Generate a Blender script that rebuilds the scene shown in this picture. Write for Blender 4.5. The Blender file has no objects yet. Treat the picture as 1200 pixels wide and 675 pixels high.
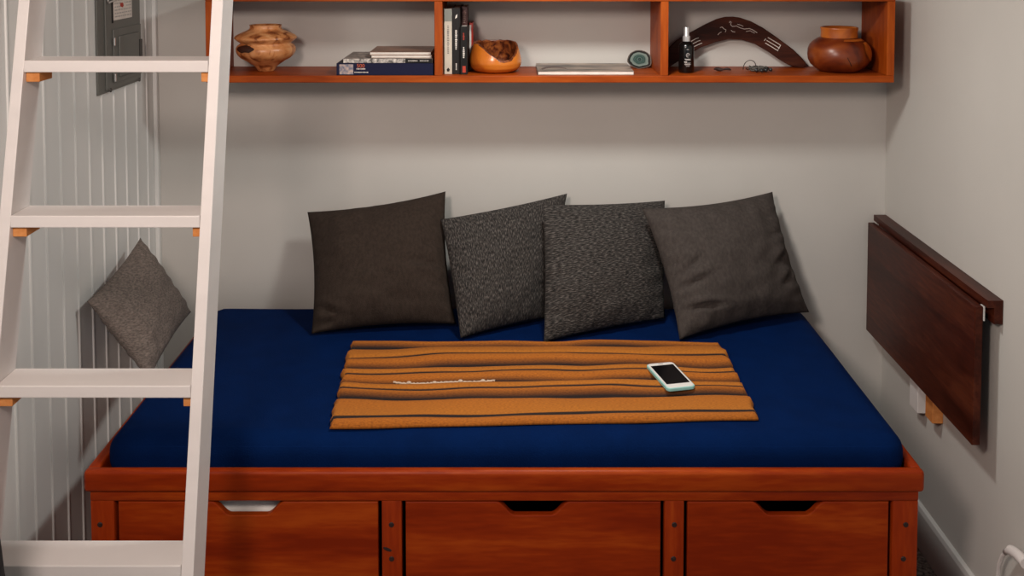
import bpy, bmesh, math, random
from mathutils import Vector, Matrix, noise
random.seed(7)
S = bpy.context.scene
COL = S.collection
PI = math.pi

# ------------------------------------------------------------------ camera
cam_d = bpy.data.cameras.new('camera')
cam = bpy.data.objects.new('camera', cam_d)
COL.objects.link(cam)
cam.location = (0, -3.40, 1.80)
cam.rotation_euler = (math.radians(87), 0, 0)
cam_d.sensor_width = 36
cam_d.lens = 1230 / 1200 * 36
cam_d.shift_y = -0.2846
cam_d.clip_start = 0.02
S.camera = cam
# ------------------------------------------------------------------ world, lights, exposure
S.view_settings.view_transform = 'Standard'
S.view_settings.look = 'None'
S.view_settings.gamma = 1
S.view_settings.use_curve_mapping = False
S.view_settings.exposure = -0.19
W = bpy.data.worlds.new('world')
S.world = W
W.use_nodes = True
bg = W.node_tree.nodes['Background']
bg.inputs[0].default_value = (0.72, 0.86, 1.0, 1)
bg.inputs[1].default_value = 0.32


def area(name, loc, target, size, power, col, spread=PI):
    d = bpy.data.lights.new(name, 'AREA')
    d.shape = 'DISK'
    d.size = size
    d.energy = power
    d.color = col
    d.spread = spread
    o = bpy.data.objects.new(name, d)
    COL.objects.link(o)
    o.location = loc
    o.rotation_euler = (Vector(target) - Vector(loc)).to_track_quat('-Z', 'Y').to_euler()
    return o


area('room_lamp', (-0.66, -2.95, 2.25), (0.0, -0.4, 0.8), 0.42, 38, (1.0, 0.82, 0.73))
side_fill = area('side_fill_light', (1.16, -3.0, 1.55), (-1.0, -1.6, 1.1), 1.0, 4, (0.80, 0.92, 1.0))  # added cool fill from the right to brighten the left wall; no window there
area('loft_downlight', (0.20, -0.86, 2.04), (0.20, -0.75, 0), 0.18, 13.5, (0.98, 0.97, 0.92))


# ------------------------------------------------------------------ helpers
def nodes_of(name):
    m = bpy.data.materials.new(name)
    m.use_nodes = True
    nt = m.node_tree
    return m, nt, nt.nodes['Principled BSDF']


def mat(name, col, rough=0.6, var=0.0, scale=8.0, bump=0.0, bscale=60.0, metal=0.0, spec=0.5, sheen=0.0, stretch=(1, 1, 1), dark=None, coat=0.0):
    m, nt, b = nodes_of(name)
    b.inputs['Roughness'].default_value = rough
    b.inputs['Metallic'].default_value = metal
    b.inputs['Specular IOR Level'].default_value = spec
    b.inputs['Sheen Weight'].default_value = sheen
    b.inputs['Coat Weight'].default_value = coat
    c = (*col, 1)
    b.inputs['Base Color'].default_value = c
    tc = nt.nodes.new('ShaderNodeTexCoord')
    mp = nt.nodes.new('ShaderNodeMapping')
    mp.inputs['Scale'].default_value = stretch
    nt.links.new(tc.outputs['Object'], mp.inputs[0])
    n = nt.nodes.new('ShaderNodeTexNoise')
    n.inputs['Scale'].default_value = scale
    n.inputs['Detail'].default_value = 6
    nt.links.new(mp.outputs[0], n.inputs['Vector'])
    r = nt.nodes.new('ShaderNodeValToRGB')
    d = dark or tuple(x * (1 - var) for x in col)
    r.color_ramp.elements[0].color = (*d, 1)
    r.color_ramp.elements[1].color = (*[min(1, x * (1 + var * 0.5)) for x in col], 1)
    r.color_ramp.elements[0].position = 0.33
    r.color_ramp.elements[1].position = 0.67
    nt.links.new(n.outputs['Fac'], r.inputs[0])
    nt.links.new(r.outputs[0], b.inputs['Base Color'])
    if bump:
        n2 = nt.nodes.new('ShaderNodeTexNoise')
        n2.inputs['Scale'].default_value = bscale
        n2.inputs['Detail'].default_value = 3
        nt.links.new(mp.outputs[0], n2.inputs['Vector'])
        bp = nt.nodes.new('ShaderNodeBump')
        bp.inputs['Strength'].default_value = bump
        bp.inputs['Distance'].default_value = 0.004
        nt.links.new(n2.outputs['Fac'], bp.inputs['Height'])
        nt.links.new(bp.outputs[0], b.inputs['Normal'])
    return m


def wood(name, dark, mid, light, axis='X', rough=0.42, scale=1.0, bands=1.0, spec=0.16):
    m, nt, b = nodes_of(name)
    b.inputs['Roughness'].default_value = rough
    b.inputs['Specular IOR Level'].default_value = spec
    tc = nt.nodes.new('ShaderNodeTexCoord')
    oi = nt.nodes.new('ShaderNodeObjectInfo')
    add = nt.nodes.new('ShaderNodeVectorMath')
    add.operation = 'ADD'
    ml = nt.nodes.new('ShaderNodeMath')
    ml.operation = 'MULTIPLY'
    ml.inputs[1].default_value = 7.0
    nt.links.new(oi.outputs['Random'], ml.inputs[0])
    nt.links.new(tc.outputs['Object'], add.inputs[0])
    nt.links.new(ml.outputs[0], add.inputs[1])
    mp = nt.nodes.new('ShaderNodeMapping')
    k = {'X': (0.9, 7, 7), 'Y': (7, 0.9, 7), 'Z': (7, 7, 0.9)}[axis]
    mp.inputs['Scale'].default_value = tuple(v * scale for v in k)
    nt.links.new(add.outputs[0], mp.inputs[0])
    n = nt.nodes.new('ShaderNodeTexNoise')
    n.inputs['Scale'].default_value = 1.6
    n.inputs['Detail'].default_value = 4
    n.inputs['Distortion'].default_value = 0.6
    nt.links.new(mp.outputs[0], n.inputs['Vector'])
    f = nt.nodes.new('ShaderNodeTexNoise')
    f.inputs['Scale'].default_value = 14
    f.inputs['Detail'].default_value = 3
    nt.links.new(mp.outputs[0], f.inputs['Vector'])
    mx = nt.nodes.new('ShaderNodeMath')
    mx.operation = 'MULTIPLY_ADD'
    mx.inputs[1].default_value = 0.50
    nt.links.new(f.outputs['Fac'], mx.inputs[0])
    sub = nt.nodes.new('ShaderNodeMath')
    sub.operation = 'SUBTRACT'
    sub.inputs[1].default_value = 0.25
    nt.links.new(n.outputs['Fac'], sub.inputs[0])
    nt.links.new(sub.outputs[0], mx.inputs[2])
    r = nt.nodes.new('ShaderNodeValToRGB')
    e = r.color_ramp.elements
    e[0].position = 0.32
    e[0].color = (*dark, 1)
    e[1].position = 0.72
    e[1].color = (*light, 1)
    q = e.new(0.52)
    q.color = (*mid, 1)
    nt.links.new(mx.outputs[0], r.inputs[0])
    nt.links.new(r.outputs[0], b.inputs['Base Color'])
    return m


class MB:
    """collects shapes into one mesh"""

    def __init__(s):
        s.bm = bmesh.new()

    def box(s, x0, x1, y0, y1, z0, z1, bev=0.0, seg=2):
        t = bmesh.new()
        bmesh.ops.create_cube(t, size=1)
        for v in t.verts:
            v.co = Vector(((x0 + x1) / 2 + v.co.x * (x1 - x0), (y0 + y1) / 2 + v.co.y * (y1 - y0), (z0 + z1) / 2 + v.co.z * (z1 - z0)))
        if bev:
            bmesh.ops.bevel(t, geom=t.edges[:], offset=bev, segments=seg, affect='EDGES', profile=0.5)
        s.merge(t)
        return s

    def merge(s, t):
        me = bpy.data.meshes.new('tmp')
        t.to_mesh(me)
        t.free()
        s.bm.from_mesh(me)
        bpy.data.meshes.remove(me)

    def prism(s, pts, axis, a, b, bev=0.0):
        """polygon pts (2-D) extruded along axis from a to b"""
        t = bmesh.new()

        def mk(p, c):
            return {'X': (c, p[0], p[1]), 'Y': (p[0], c, p[1]), 'Z': (p[0], p[1], c)}[axis]
        va = [t.verts.new(mk(p, a)) for p in pts]
        vb = [t.verts.new(mk(p, b)) for p in pts]
        n = len(pts)
        t.faces.new(va)
        t.faces.new(vb)
        for i in range(n):
            t.faces.new((va[i], va[(i + 1) % n], vb[(i + 1) % n], vb[i]))
        bmesh.ops.recalc_face_normals(t, faces=t.faces[:])
        if bev:
            ed = [e for e in t.edges if len({round(v.co['XYZ'.index(axis)], 5) for v in e.verts}) == 1]
            bmesh.ops.bevel(t, geom=ed, offset=bev, segments=2, affect='EDGES', profile=0.5)
        s.merge(t)
        return s

    def lathe(s, prof, c, seg=48, caps=True, sx=1.0, sy=1.0, wob=0.0, seed=0.0):
        t = bmesh.new()
        rings = []
        for r, z in prof:
            ring = []
            for i in range(seg):
                a = 2 * PI * i / seg
                rr = r * (1 + wob * noise.noise(Vector((math.cos(a) * 1.5 + seed, math.sin(a) * 1.5, z * 25))))
                ring.append(t.verts.new((c[0] + rr * math.cos(a) * sx, c[1] + rr * math.sin(a) * sy, c[2] + z)))
            rings.append(ring)
        for a, b in zip(rings, rings[1:]):
            for i in range(seg):
                t.faces.new((a[i], a[(i + 1) % seg], b[(i + 1) % seg], b[i]))
        if caps:
            t.faces.new(rings[0])
            t.faces.new(rings[-1])
        bmesh.ops.recalc_face_normals(t, faces=t.faces[:])
        s.merge(t)
        return s

    def tube(s, path, r, seg=8, closed=False):
        t = bmesh.new()
        P = [Vector(p) for p in path]
        n = len(P)
        rings = []
        up = Vector((0.31, 0.22, 0.92))
        for i, p in enumerate(P):
            a = P[(i - 1) % n] if (closed or i > 0) else p
            b = P[(i + 1) % n] if (closed or i < n - 1) else p
            d = (b - a)
            d = d.normalized() if d.length > 1e-9 else Vector((0, 0, 1))
            u = up - d * up.dot(d)
            if u.length < 1e-3:
                u = Vector((1, 0, 0)) - d * d.x
            u.normalize()
            up = u
            w = d.cross(u)
            rr = r(i / (n - 1)) if callable(r) else r
            rings.append([t.verts.new(p + (u * math.cos(2 * PI * k / seg) + w * math.sin(2 * PI * k / seg)) * rr) for k in range(seg)])
        m = n if closed else n - 1
        for i in range(m):
            A, B = rings[i], rings[(i + 1) % n]
            for k in range(seg):
                t.faces.new((A[k], A[(k + 1) % seg], B[(k + 1) % seg], B[k]))
        if not closed:
            t.faces.new(rings[0])
            t.faces.new(rings[-1])
        bmesh.ops.recalc_face_normals(t, faces=t.faces[:])
        s.merge(t)
        return s

    def map(s, fn):
        for v in s.bm.verts:
            v.co = Vector(fn(v.co))
        return s

    def build(s, name, m, parent=None, smooth=False, label=None):
        me = bpy.data.meshes.new(name)
        s.bm.to_mesh(me)
        s.bm.free()
        me.materials.append(m)
        o = bpy.data.objects.new(name, me)
        COL.objects.link(o)
        if smooth:
            for p in me.polygons:
                p.use_smooth = True
            if smooth != 'all':
                try:
                    me.set_sharp_from_angle(angle=math.radians(40))
                except Exception:
                    pass
        attach(o, parent)
        if label:
            o['label'] = label
        return o


def attach(o, parent):
    if parent:
        o.parent = parent
        if parent.type == 'EMPTY':
            o.matrix_parent_inverse = Matrix.Translation(-parent.location)


def thing(name, label, cat, loc, group=None):
    o = bpy.data.objects.new(name, None)
    COL.objects.link(o)
    o.empty_display_size = 0.05
    o.location = loc
    return tag(o, label, cat, group)


def tag(o, label, cat, group=None):
    o['label'] = label
    o['category'] = cat
    if group:
        o['group'] = group
    return o


def struct(name, mb, m, smooth=False):
    o = mb.build(name, m, None, smooth)
    o['kind'] = 'structure'
    return o


def text(name, body, size, mtx, m, parent, depth=0.0003):
    c = bpy.data.curves.new('tmp_text', 'FONT')
    c.body = body
    c.size = size
    c.extrude = depth
    c.align_x = 'CENTER'
    c.align_y = 'CENTER'
    c.resolution_u = 3
    t = bpy.data.objects.new('tmp_text', c)
    COL.objects.link(t)
    me = bpy.data.meshes.new_from_object(t)
    bpy.data.objects.remove(t)
    bpy.data.curves.remove(c)
    me.transform(mtx)
    me.materials.clear()
    me.materials.append(m)
    o = bpy.data.objects.new(name, me)
    COL.objects.link(o)
    attach(o, parent)
    return o


FACE = Matrix.Rotation(PI / 2, 4, 'X')     # text facing -Y


def at(x, y, z, rot=0.0):
    return Matrix.Translation((x, y, z)) @ Matrix.Rotation(rot, 4, 'Y') @ FACE


# ------------------------------------------------------------------ materials
WALL = mat('wall_paint', (0.56, 0.545, 0.51), 0.75, 0.03, 3, 0.05, 220)
PANEL = mat('panel_paint', (0.74, 0.745, 0.725), 0.5, 0.03, 3)
WHITE = mat('ladder_white', (0.74, 0.71, 0.69), 0.42, 0.03, 6, 0.04, 80, stretch=(1, 1, 4))
TRIMW = mat('trim_white', (0.60, 0.59, 0.57), 0.45, 0.03, 6)
CARPET = mat('carpet', (0.22, 0.19, 0.165), 0.95, 0.85, 90, 0.9, 160)
CEIL = mat('ceiling_paint', (0.75, 0.73, 0.70), 0.8, 0.03, 3)
RD, RM, RL = (0.200, 0.0165, 0.0012), (0.275, 0.0285, 0.0020), (0.37, 0.055, 0.0042)
WX = wood('cherry_x', RD, RM, RL, 'X')
WY = wood('cherry_y', RD, RM, RL, 'Y')
WZ = wood('cherry_z', RD, RM, RL, 'Z')
SD, SM, SL = (0.23, 0.033, 0.0025), (0.32, 0.055, 0.0045), (0.42, 0.085, 0.008)
SX = wood('shelf_x', SD, SM, SL, 'X', 0.45)
SZ = wood('shelf_z', SD, SM, SL, 'Z', 0.45)
DY = wood('walnut_y', (0.030, 0.006, 0.0032), (0.055, 0.011, 0.0055), (0.095, 0.023, 0.010), 'Y', 0.36, 1.2)
PINE = wood('pine', (0.50, 0.17, 0.045), (0.62, 0.24, 0.07), (0.72, 0.32, 0.11), 'Y', 0.6)
PLUG = mat('plug_dark', (0.020, 0.006, 0.004), 0.6)
BLACK = mat('black', (0.005, 0.005, 0.005), 0.5, spec=0.25)
SCREEN = mat('screen_black', (0.003, 0.003, 0.004), 0.12, coat=0.3)
SHEET = mat('blue_sheet', (0.0004, 0.0112, 0.064), 0.85, 0.12, 14, 0.3, 320, spec=0.05)
BRN = mat('brown_linen', (0.038, 0.027, 0.021), 0.92, 0.22, 120, 0.5, 420, spec=0.15, stretch=(1, 1, 0.5))
GRY = mat('taupe_linen', (0.062, 0.052, 0.047), 0.92, 0.22, 120, 0.5, 420, spec=0.15, stretch=(1, 1, 0.5))
LGT = mat('grey_weave', (0.165, 0.135, 0.118), 0.95, 0.45, 230, 0.8, 300, stretch=(0.6, 0.6, 1.3))
PAPER = mat('paper', (0.72, 0.66, 0.60), 0.7, 0.1, 30)
WPRINT = mat('white_print', (0.75, 0.70, 0.64), 0.6)
REDP = mat('red_print', (0.42, 0.035, 0.015), 0.6)
ORP = mat('orange_print', (0.55, 0.10, 0.03), 0.6)
NAVY = mat('navy_cover', (0.005, 0.007, 0.034), 0.5, spec=0.2)
STEEL = mat('panel_steel', (0.155, 0.158, 0.145), 0.42, 0.06, 5, metal=0.25)
STEELD = mat('panel_steel_dark', (0.045, 0.042, 0.038), 0.5)
CHROME = mat('chrome', (0.75, 0.75, 0.75), 0.25, metal=0.9)
ALU = mat('brushed_cap', (0.72, 0.72, 0.72), 0.3, metal=0.6)
PLASTIC = mat('white_plastic', (0.74, 0.70, 0.68), 0.4)


def knit(name, stretch):
    m, nt, b = nodes_of(name)
    b.inputs['Roughness'].default_value = 0.95
    tc = nt.nodes.new('ShaderNodeTexCoord')
    mp = nt.nodes.new('ShaderNodeMapping')
    mp.inputs['Scale'].default_value = stretch
    nt.links.new(tc.outputs['UV'], mp.inputs[0])
    v = nt.nodes.new('ShaderNodeTexNoise')
    v.inputs['Scale'].default_value = 62
    v.inputs['Detail'].default_value = 5
    nt.links.new(mp.outputs[0], v.inputs['Vector'])
    r = nt.nodes.new('ShaderNodeValToRGB')
    e = r.color_ramp.elements
    e[0].position = 0.40
    e[0].color = (0.010, 0.009, 0.008, 1)
    e[1].position = 0.68
    e[1].color = (0.125, 0.112, 0.102, 1)
    q = e.new(0.53)
    q.color = (0.045, 0.039, 0.035, 1)
    nt.links.new(v.outputs['Fac'], r.inputs[0])
    nt.links.new(r.outputs[0], b.inputs['Base Color'])
    bp = nt.nodes.new('ShaderNodeBump')
    bp.inputs['Strength'].default_value = 0.8
    bp.inputs['Distance'].default_value = 0.005
    nt.links.new(v.outputs['Fac'], bp.inputs['Height'])
    nt.links.new(bp.outputs[0], b.inputs['Normal'])
    return m


KNITV = knit('knit_vertical', (2.0, 0.55, 1))
KNITH = knit('knit_horizontal', (0.55, 2.0, 1))

# ------------------------------------------------------------------ setting
XL, XR = -1.164, 1.2214
struct('floor', MB().box(XL - 0.1, XR + 0.1, -5.2, 0.1, -0.1, 0.0), CARPET)
struct('wall_back', MB().box(XL - 0.1, XR + 0.1, 0.0, 0.12, 0.0, 2.95), WALL)
struct('wall_right', MB().box(XR, XR + 0.1, -5.2, 0.0, 0.0, 2.95), WALL)
# left wall: tongue-and-groove boards with beaded joints
prof = [(XL, 0.0)]
y = -0.080
while y > -5.1:
    prof += [(XL, y + 0.0045), (XL + 0.0030, y + 0.0025), (XL + 0.0042, y), (XL + 0.0032, y - 0.0028), (XL, y - 0.0040)]
    y -= 0.0915
prof += [(XL, -5.2), (XL - 0.1, -5.2), (XL - 0.1, 0.0)]
struct('wall_left', MB().prism(prof, 'Z', 0.0, 2.95), PANEL)
struct('trim_1', MB().box(XL, XL + 0.014, -0.022, 0.0, 0.0, 2.05, 0.003), PANEL)
struct('baseboard_right', MB().prism([(XR, 0.0), (XR - 0.014, 0.0), (XR - 0.014, 0.112), (XR - 0.010, 0.124), (XR - 0.004, 0.128), (XR, 0.128)], 'Y', -5.2, 0.0), TRIMW)
struct('baseboard_back', MB().box(XL + 0.0, XR - 0.014, -0.014, 0.0, 0.0, 0.128, 0.003), TRIMW)
struct('ceiling', MB().box(XL - 0.1, XR + 0.1, -0.98, 0.0, 2.06, 2.26), CEIL)       # underside of the sleeping loft
struct('ceiling_main', MB().box(XL - 0.1, XR + 0.1, -5.2, 0.1, 2.95, 3.05), CEIL)
struct('trim_2', MB().box(XL, XR, -1.0, -0.98, 2.05, 2.28, 0.003), TRIMW)

# ------------------------------------------------------------------ bed
bed = thing('storage_bed', 'red-brown wooden storage bed with three drawers under the blue mattress', 'bed', (-0.02, -0.5, 0))
YF = -1.0
MB().box(-1.007, 0.970, YF, YF + 0.027, 0.506, 0.559, 0.010, 4).build('front_rail', WX, bed, True)
MB().box(-1.007, -0.978, YF + 0.027, -0.045, 0.506, 0.556, 0.006, 3).build('side_rail', WY, bed, True)
MB().box(0.945, 0.970, YF + 0.027, -0.045, 0.506, 0.556, 0.006, 3).build('side_rail', WY, bed, True)
MB().box(-1.007, 0.970, -0.045, -0.020, 0.506, 0.556, 0.004).build('back_rail', WX, bed, True)
MB().box(-0.994, 0.958, YF + 0.008, YF + 0.030, 0.4835, 0.506, 0.002).build('apron', WX, bed, True)
posts = [(-0.994, -0.938), (-0.3075, -0.2600), (0.3600, 0.4060), (0.8975, 0.958)]
plugs = [(-0.972, -0.972), (-0.2845, -0.2845), (0.3830, 0.3815), (0.9290, 0.9250)]
for (x0, x1), (p0, p1) in zip(posts, plugs):
    po = MB().box(x0, x1, YF + 0.008, YF + 0.050, 0.0, 0.4835, 0.003).build('post', WZ, bed, True)
    for px, pz in ((p0, 0.426), (p1, 0.343), (p1, 0.150)):
        MB().lathe([(0.0001, 0), (0.0062, 0), (0.0062, 0.002), (0.0050, 0.003), (0.0001, 0.003)], (0, 0, 0), 16, False).map(
            lambda v, px=px, pz=pz: (px + v.x, YF + 0.009 - v.z, pz + v.y)).build('plug', PLUG, po, True)
MB().lathe([(0.0001, 0), (0.011, 0), (0.010, 0.0008), (0.0001, 0.0012)], (0, 0, 0), 16, False).map(
    lambda v: (-0.2945 + v.x, YF + 0.0084 - v.z, 0.366 + v.y * 0.42 - v.x * 0.35)).build('wood_knot', PLUG, bed)
# side, back and base boards
MB().box(-0.994, -0.976, YF + 0.050, -0.03, 0.02, 0.506, 0.002).build('side_panel', WY, bed)
MB().box(0.940, 0.958, YF + 0.050, -0.03, 0.02, 0.506, 0.002).build('side_panel', WY, bed)
MB().box(-0.976, 0.940, -0.045, -0.030, 0.02, 0.506, 0.002).build('back_panel', WX, bed)
MB().box(-0.976, 0.940, YF + 0.032, -0.046, 0.488, 0.505, 0.002).build('platform', WX, bed)
MB().box(-0.938, 0.8975, YF + 0.012, YF + 0.032, 0.0, 0.085, 0.002).build('plinth', WX, bed)
for x0, x1 in ((-0.9300, -0.3160), (-0.2515, 0.3515), (0.4145, 0.8900)):
    c = (x0 + x1) / 2
    zt, zb = 0.4800, 0.092
    pts = [(x0, zb), (x1, zb), (x1, zt)]
    half, flat, dep = 0.087, 0.042, 0.033
    K = 10
    for i in range(K + 1):                       # smooth cut-out, right to left
        t = i / K
        s = t * t * (3 - 2 * t)
        pts.append((c + half + (flat - half) * t, zt - dep * s))
    for i in range(K + 1):
        t = 1 - i / K
        s = t * t * (3 - 2 * t)
        pts.append((c - half - (flat - half) * t, zt - dep * s))
    pts.append((x0, zt))
    dr = MB().prism(pts, 'Y', YF + 0.0115, YF + 0.031, 0.003).build('drawer', WX, bed)
    bx = MB()
    bx.box(x0 + 0.01, x0 + 0.022, YF + 0.0315, -0.10, 0.11, 0.43)
    bx.box(x1 - 0.022, x1 - 0.01, YF + 0.0315, -0.10, 0.11, 0.43)
    bx.box(x0 + 0.022, x1 - 0.022, -0.112, -0.10, 0.11, 0.43)
    bx.box(x0 + 0.022, x1 - 0.022, YF + 0.0315, -0.112, 0.11, 0.12)
    bx.build('drawer_box', WY, dr)

# white bedding seen through the hand hole of the left drawer
LINEN = mat('white_linen', (0.80, 0.80, 0.76), 0.8, 0.1, 30)
mb = MB().box(-0.87, -0.40, YF + 0.040, -0.25, 0.121, 0.472, 0.04, 4)
bmesh.ops.subdivide_edges(mb.bm, edges=mb.bm.edges[:], cuts=4, use_grid_fill=True)
mb.map(lambda v: (v.x, v.y, v.z + (0.010 * noise.noise(Vector((v.x * 22, v.y * 22, 3))) - 0.004 if v.z > 0.4 else 0)))
tag(mb.build('folded_linen', LINEN, None, 'all'), 'crumpled white linen inside the left drawer of the bed', 'bedding')

# ------------------------------------------------------------------ mattress
ZM = 0.625


def rounded_slab(x0, x1, y0, y1, z0, z1, r, n=8, cutx=60, cuty=30):
    """box whose edges are rounded by r, on a dense grid"""
    t = bmesh.new()
    cx, cy, cz = (x0 + x1) / 2, (y0 + y1) / 2, (z0 + z1) / 2
    hx, hy, hz = (x1 - x0) / 2, (y1 - y0) / 2, (z1 - z0) / 2
    bmesh.ops.create_cube(t, size=2)
    bmesh.ops.bevel(t, geom=t.edges[:], offset=0.0001, segments=1, affect='EDGES') if False else None
    bmesh.ops.subdivide_edges(t, edges=t.edges[:], cuts=cutx, use_grid_fill=True)
    for v in t.verts:
        # concentrate grid lines near the edges
        p = Vector([math.copysign(abs(c) ** 0.55, c) for c in v.co])
        q = Vector((p.x * hx, p.y * hy, p.z * hz))
        inner = Vector((max(-hx + r, min(hx - r, q.x)), max(-hy + r, min(hy - r, q.y)), max(-hz + min(r, hz), min(hz - min(r, hz), q.z))))
        d = q - inner
        if d.length > 1e-7:
            q = inner + d.normalized() * min(r, max(abs(d.x), abs(d.y), abs(d.z)))
        v.co = Vector((cx, cy, cz)) + q
    return t


mb = MB()
mb.merge(rounded_slab(-0.972, 0.9445, -0.968, -0.048, 0.506, ZM, 0.052, cutx=46))


def mwrk(v):
    k = 0.004 * noise.noise(Vector((v.x * 3, v.y * 3, 1))) + 0.0025 * noise.noise(Vector((v.x * 9, v.y * 5, v.z * 12)))
    if v.z > 0.60:
        return (v.x, v.y, v.z + k * 0.5 - 0.001)
    return (v.x, v.y, v.z)


mb.map(mwrk)
mattress = mb.build('mattress', SHEET, None, 'all')
tag(mattress, 'single mattress in a navy blue fitted sheet on the wooden bed', 'mattress')

# ------------------------------------------------------------------ pillows
def pillow(name, TL, TR, BR, BL, th, m, label, group, pinch=0.05, wr=0.005, seed=0.0, folds=(), n=44):
    TL, TR, BR, BL = map(Vector, (TL, TR, BR, BL))
    nrm = ((TR - BL).cross(TL - BR)).normalized()
    if nrm.y > 0 and abs(nrm.y) > 0.3:
        nrm = -nrm
    if abs(nrm.y) <= 0.3 and nrm.x < 0:
        nrm = -nrm
    bm = bmesh.new()
    uvl = bm.loops.layers.uv.new('UVMap')
    uvs = {}

    def pt(u, v, side):
        uu = u * (1 - pinch * (1 - v * v) * (0.4 + 0.6 * abs(u)))
        vv = v * (1 - pinch * (1 - u * u) * (0.4 + 0.6 * abs(v)))
        a, b = (uu + 1) / 2, (vv + 1) / 2
        p = (BL * (1 - a) + BR * a) * (1 - b) + (TL * (1 - a) + TR * a) * b
        h = max(0.0, (1 - abs(u) ** 2.4)) ** 0.62 * max(0.0, (1 - abs(v) ** 2.4)) ** 0.62
        ed = (1 - abs(u) ** 8) * (1 - abs(v) ** 8)
        k = wr * noise.noise(Vector((u * 2.2 + seed, v * 2.2, side * 3))) + wr * 0.5 * noise.noise(Vector((u * 5 + seed, v * 5, side * 3)))
        # radial gathers running in from the edges
        g = wr * 0.8 * (math.sin(v * 23 + seed + 2 * noise.noise(Vector((u * 3, v * 3, seed)))) * abs(u) ** 5 + math.sin(u * 21 + seed) * abs(v) ** 5)
        for fu, fv, ang, ln, dp in folds:
            du, dv = u - fu, v - fv
            s = du * math.cos(ang) + dv * math.sin(ang)
            w = -du * math.sin(ang) + dv * math.cos(ang)
            k -= 2.0 * dp * math.exp(-(s / ln) ** 2) * (math.exp(-(w / 0.035) ** 2) - 0.6 * math.exp(-((w - 0.09) / 0.05) ** 2))
        return p + nrm * side * (th / 2 * h + 0.004 * ed + (k + g) * ed)

    grid = {}
    for side in (1, -1):
        for i in range(n + 1):
            for j in range(n + 1):
                if side == -1 and (i in (0, n) or j in (0, n)):
                    grid[(-1, i, j)] = grid[(1, i, j)]
                    continue
                u = math.sin((i / n * 2 - 1) * PI / 2) * 0.35 + (i / n * 2 - 1) * 0.65
                v = math.sin((j / n * 2 - 1) * PI / 2) * 0.35 + (j / n * 2 - 1) * 0.65
                vt = bm.verts.new(pt(u, v, side))
                grid[(side, i, j)] = vt
                uvs[vt] = ((u + 1) / 2, (v + 1) / 2)
    for side in (1, -1):
        for i in range(n):
            for j in range(n):
                q = [grid[(side, i, j)], grid[(side, i + 1, j)], grid[(side, i + 1, j + 1)], grid[(side, i, j + 1)]]
                f = bm.faces.new(q if side == 1 else q[::-1])
                for lp in f.loops:
                    lp[uvl].uv = uvs[lp.vert]
    bmesh.ops.recalc_face_normals(bm, faces=bm.faces[:])
    mb = MB()
    mb.bm.free()
    mb.bm = bm
    o = mb.build(name, m, None, 'all')
    return tag(o, label, 'pillow', group)


G = 'square cushions leaning on the back wall'
pillow('throw_pillow', (-0.655, -0.080, 0.935), (-0.2125, -0.080, 1.002), (-0.170, -0.275, 0.642), (-0.598, -0.327, 0.632), 0.150, BRN,
       'plain dark brown cushion, leftmost of the row against the back wall', G, 0.065, 0.010, 1.3,
       [(0.72, -0.15, 3.0, 0.22, 0.007), (-0.75, -0.72, -0.5, 0.2, 0.008), (-0.8, -0.9, 0.2, 0.2, 0.006)])
pillow('throw_pillow', (-0.2235, -0.150, 0.930), (0.178, -0.050, 0.988), (0.110, -0.215, 0.640), (-0.1514, -0.366, 0.634), 0.125, KNITV,
       'charcoal knitted cushion beside the plain brown one, its right corner tucked behind', G, 0.03, 0.009, 4.1, [(0.8, 0.75, 0.4, 0.2, 0.006)])
pillow('throw_pillow', (0.0960, -0.195, 0.989), (0.4930, -0.055, 0.966), (0.470, -0.225, 0.642), (0.093, -0.392, 0.632), 0.130, KNITH,
       'charcoal tweed cushion third from the left, overlapped by the taupe cushion', G, 0.03, 0.009, 7.7, [(-0.8, 0.8, -0.4, 0.25, 0.006)])
pillow('throw_pillow', (0.400, -0.205, 0.980), (0.838, -0.060, 0.996), (0.930, -0.172, 0.642), (0.492, -0.376, 0.632), 0.160, GRY,
       'plain taupe grey cushion at the right end of the row by the wall corner', G, 0.075, 0.012, 9.2,
       [(-0.75, -0.25, 0.3, 0.28, 0.008), (-0.7, -0.62, -0.15, 0.3, 0.009), (-0.72, 0.0, 0.5, 0.2, 0.006), (0.8, -0.05, 0.55, 0.2, 0.008), (0.78, -0.4, 0.6, 0.2, 0.007), (0.8, 0.3, 0.2, 0.2, 0.006)])
pillow('throw_pillow', (-1.108, -0.312, 0.918), (-0.955, -0.330, 0.700), (-0.960, -0.680, 0.642), (-1.130, -0.655, 0.844), 0.105, LGT,
       'lighter grey woven cushion leaning on the left wall behind the ladder', None, 0.07, 0.007, 12.0, [(0.0, -0.8, 0.1, 0.5, 0.006)])

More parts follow.
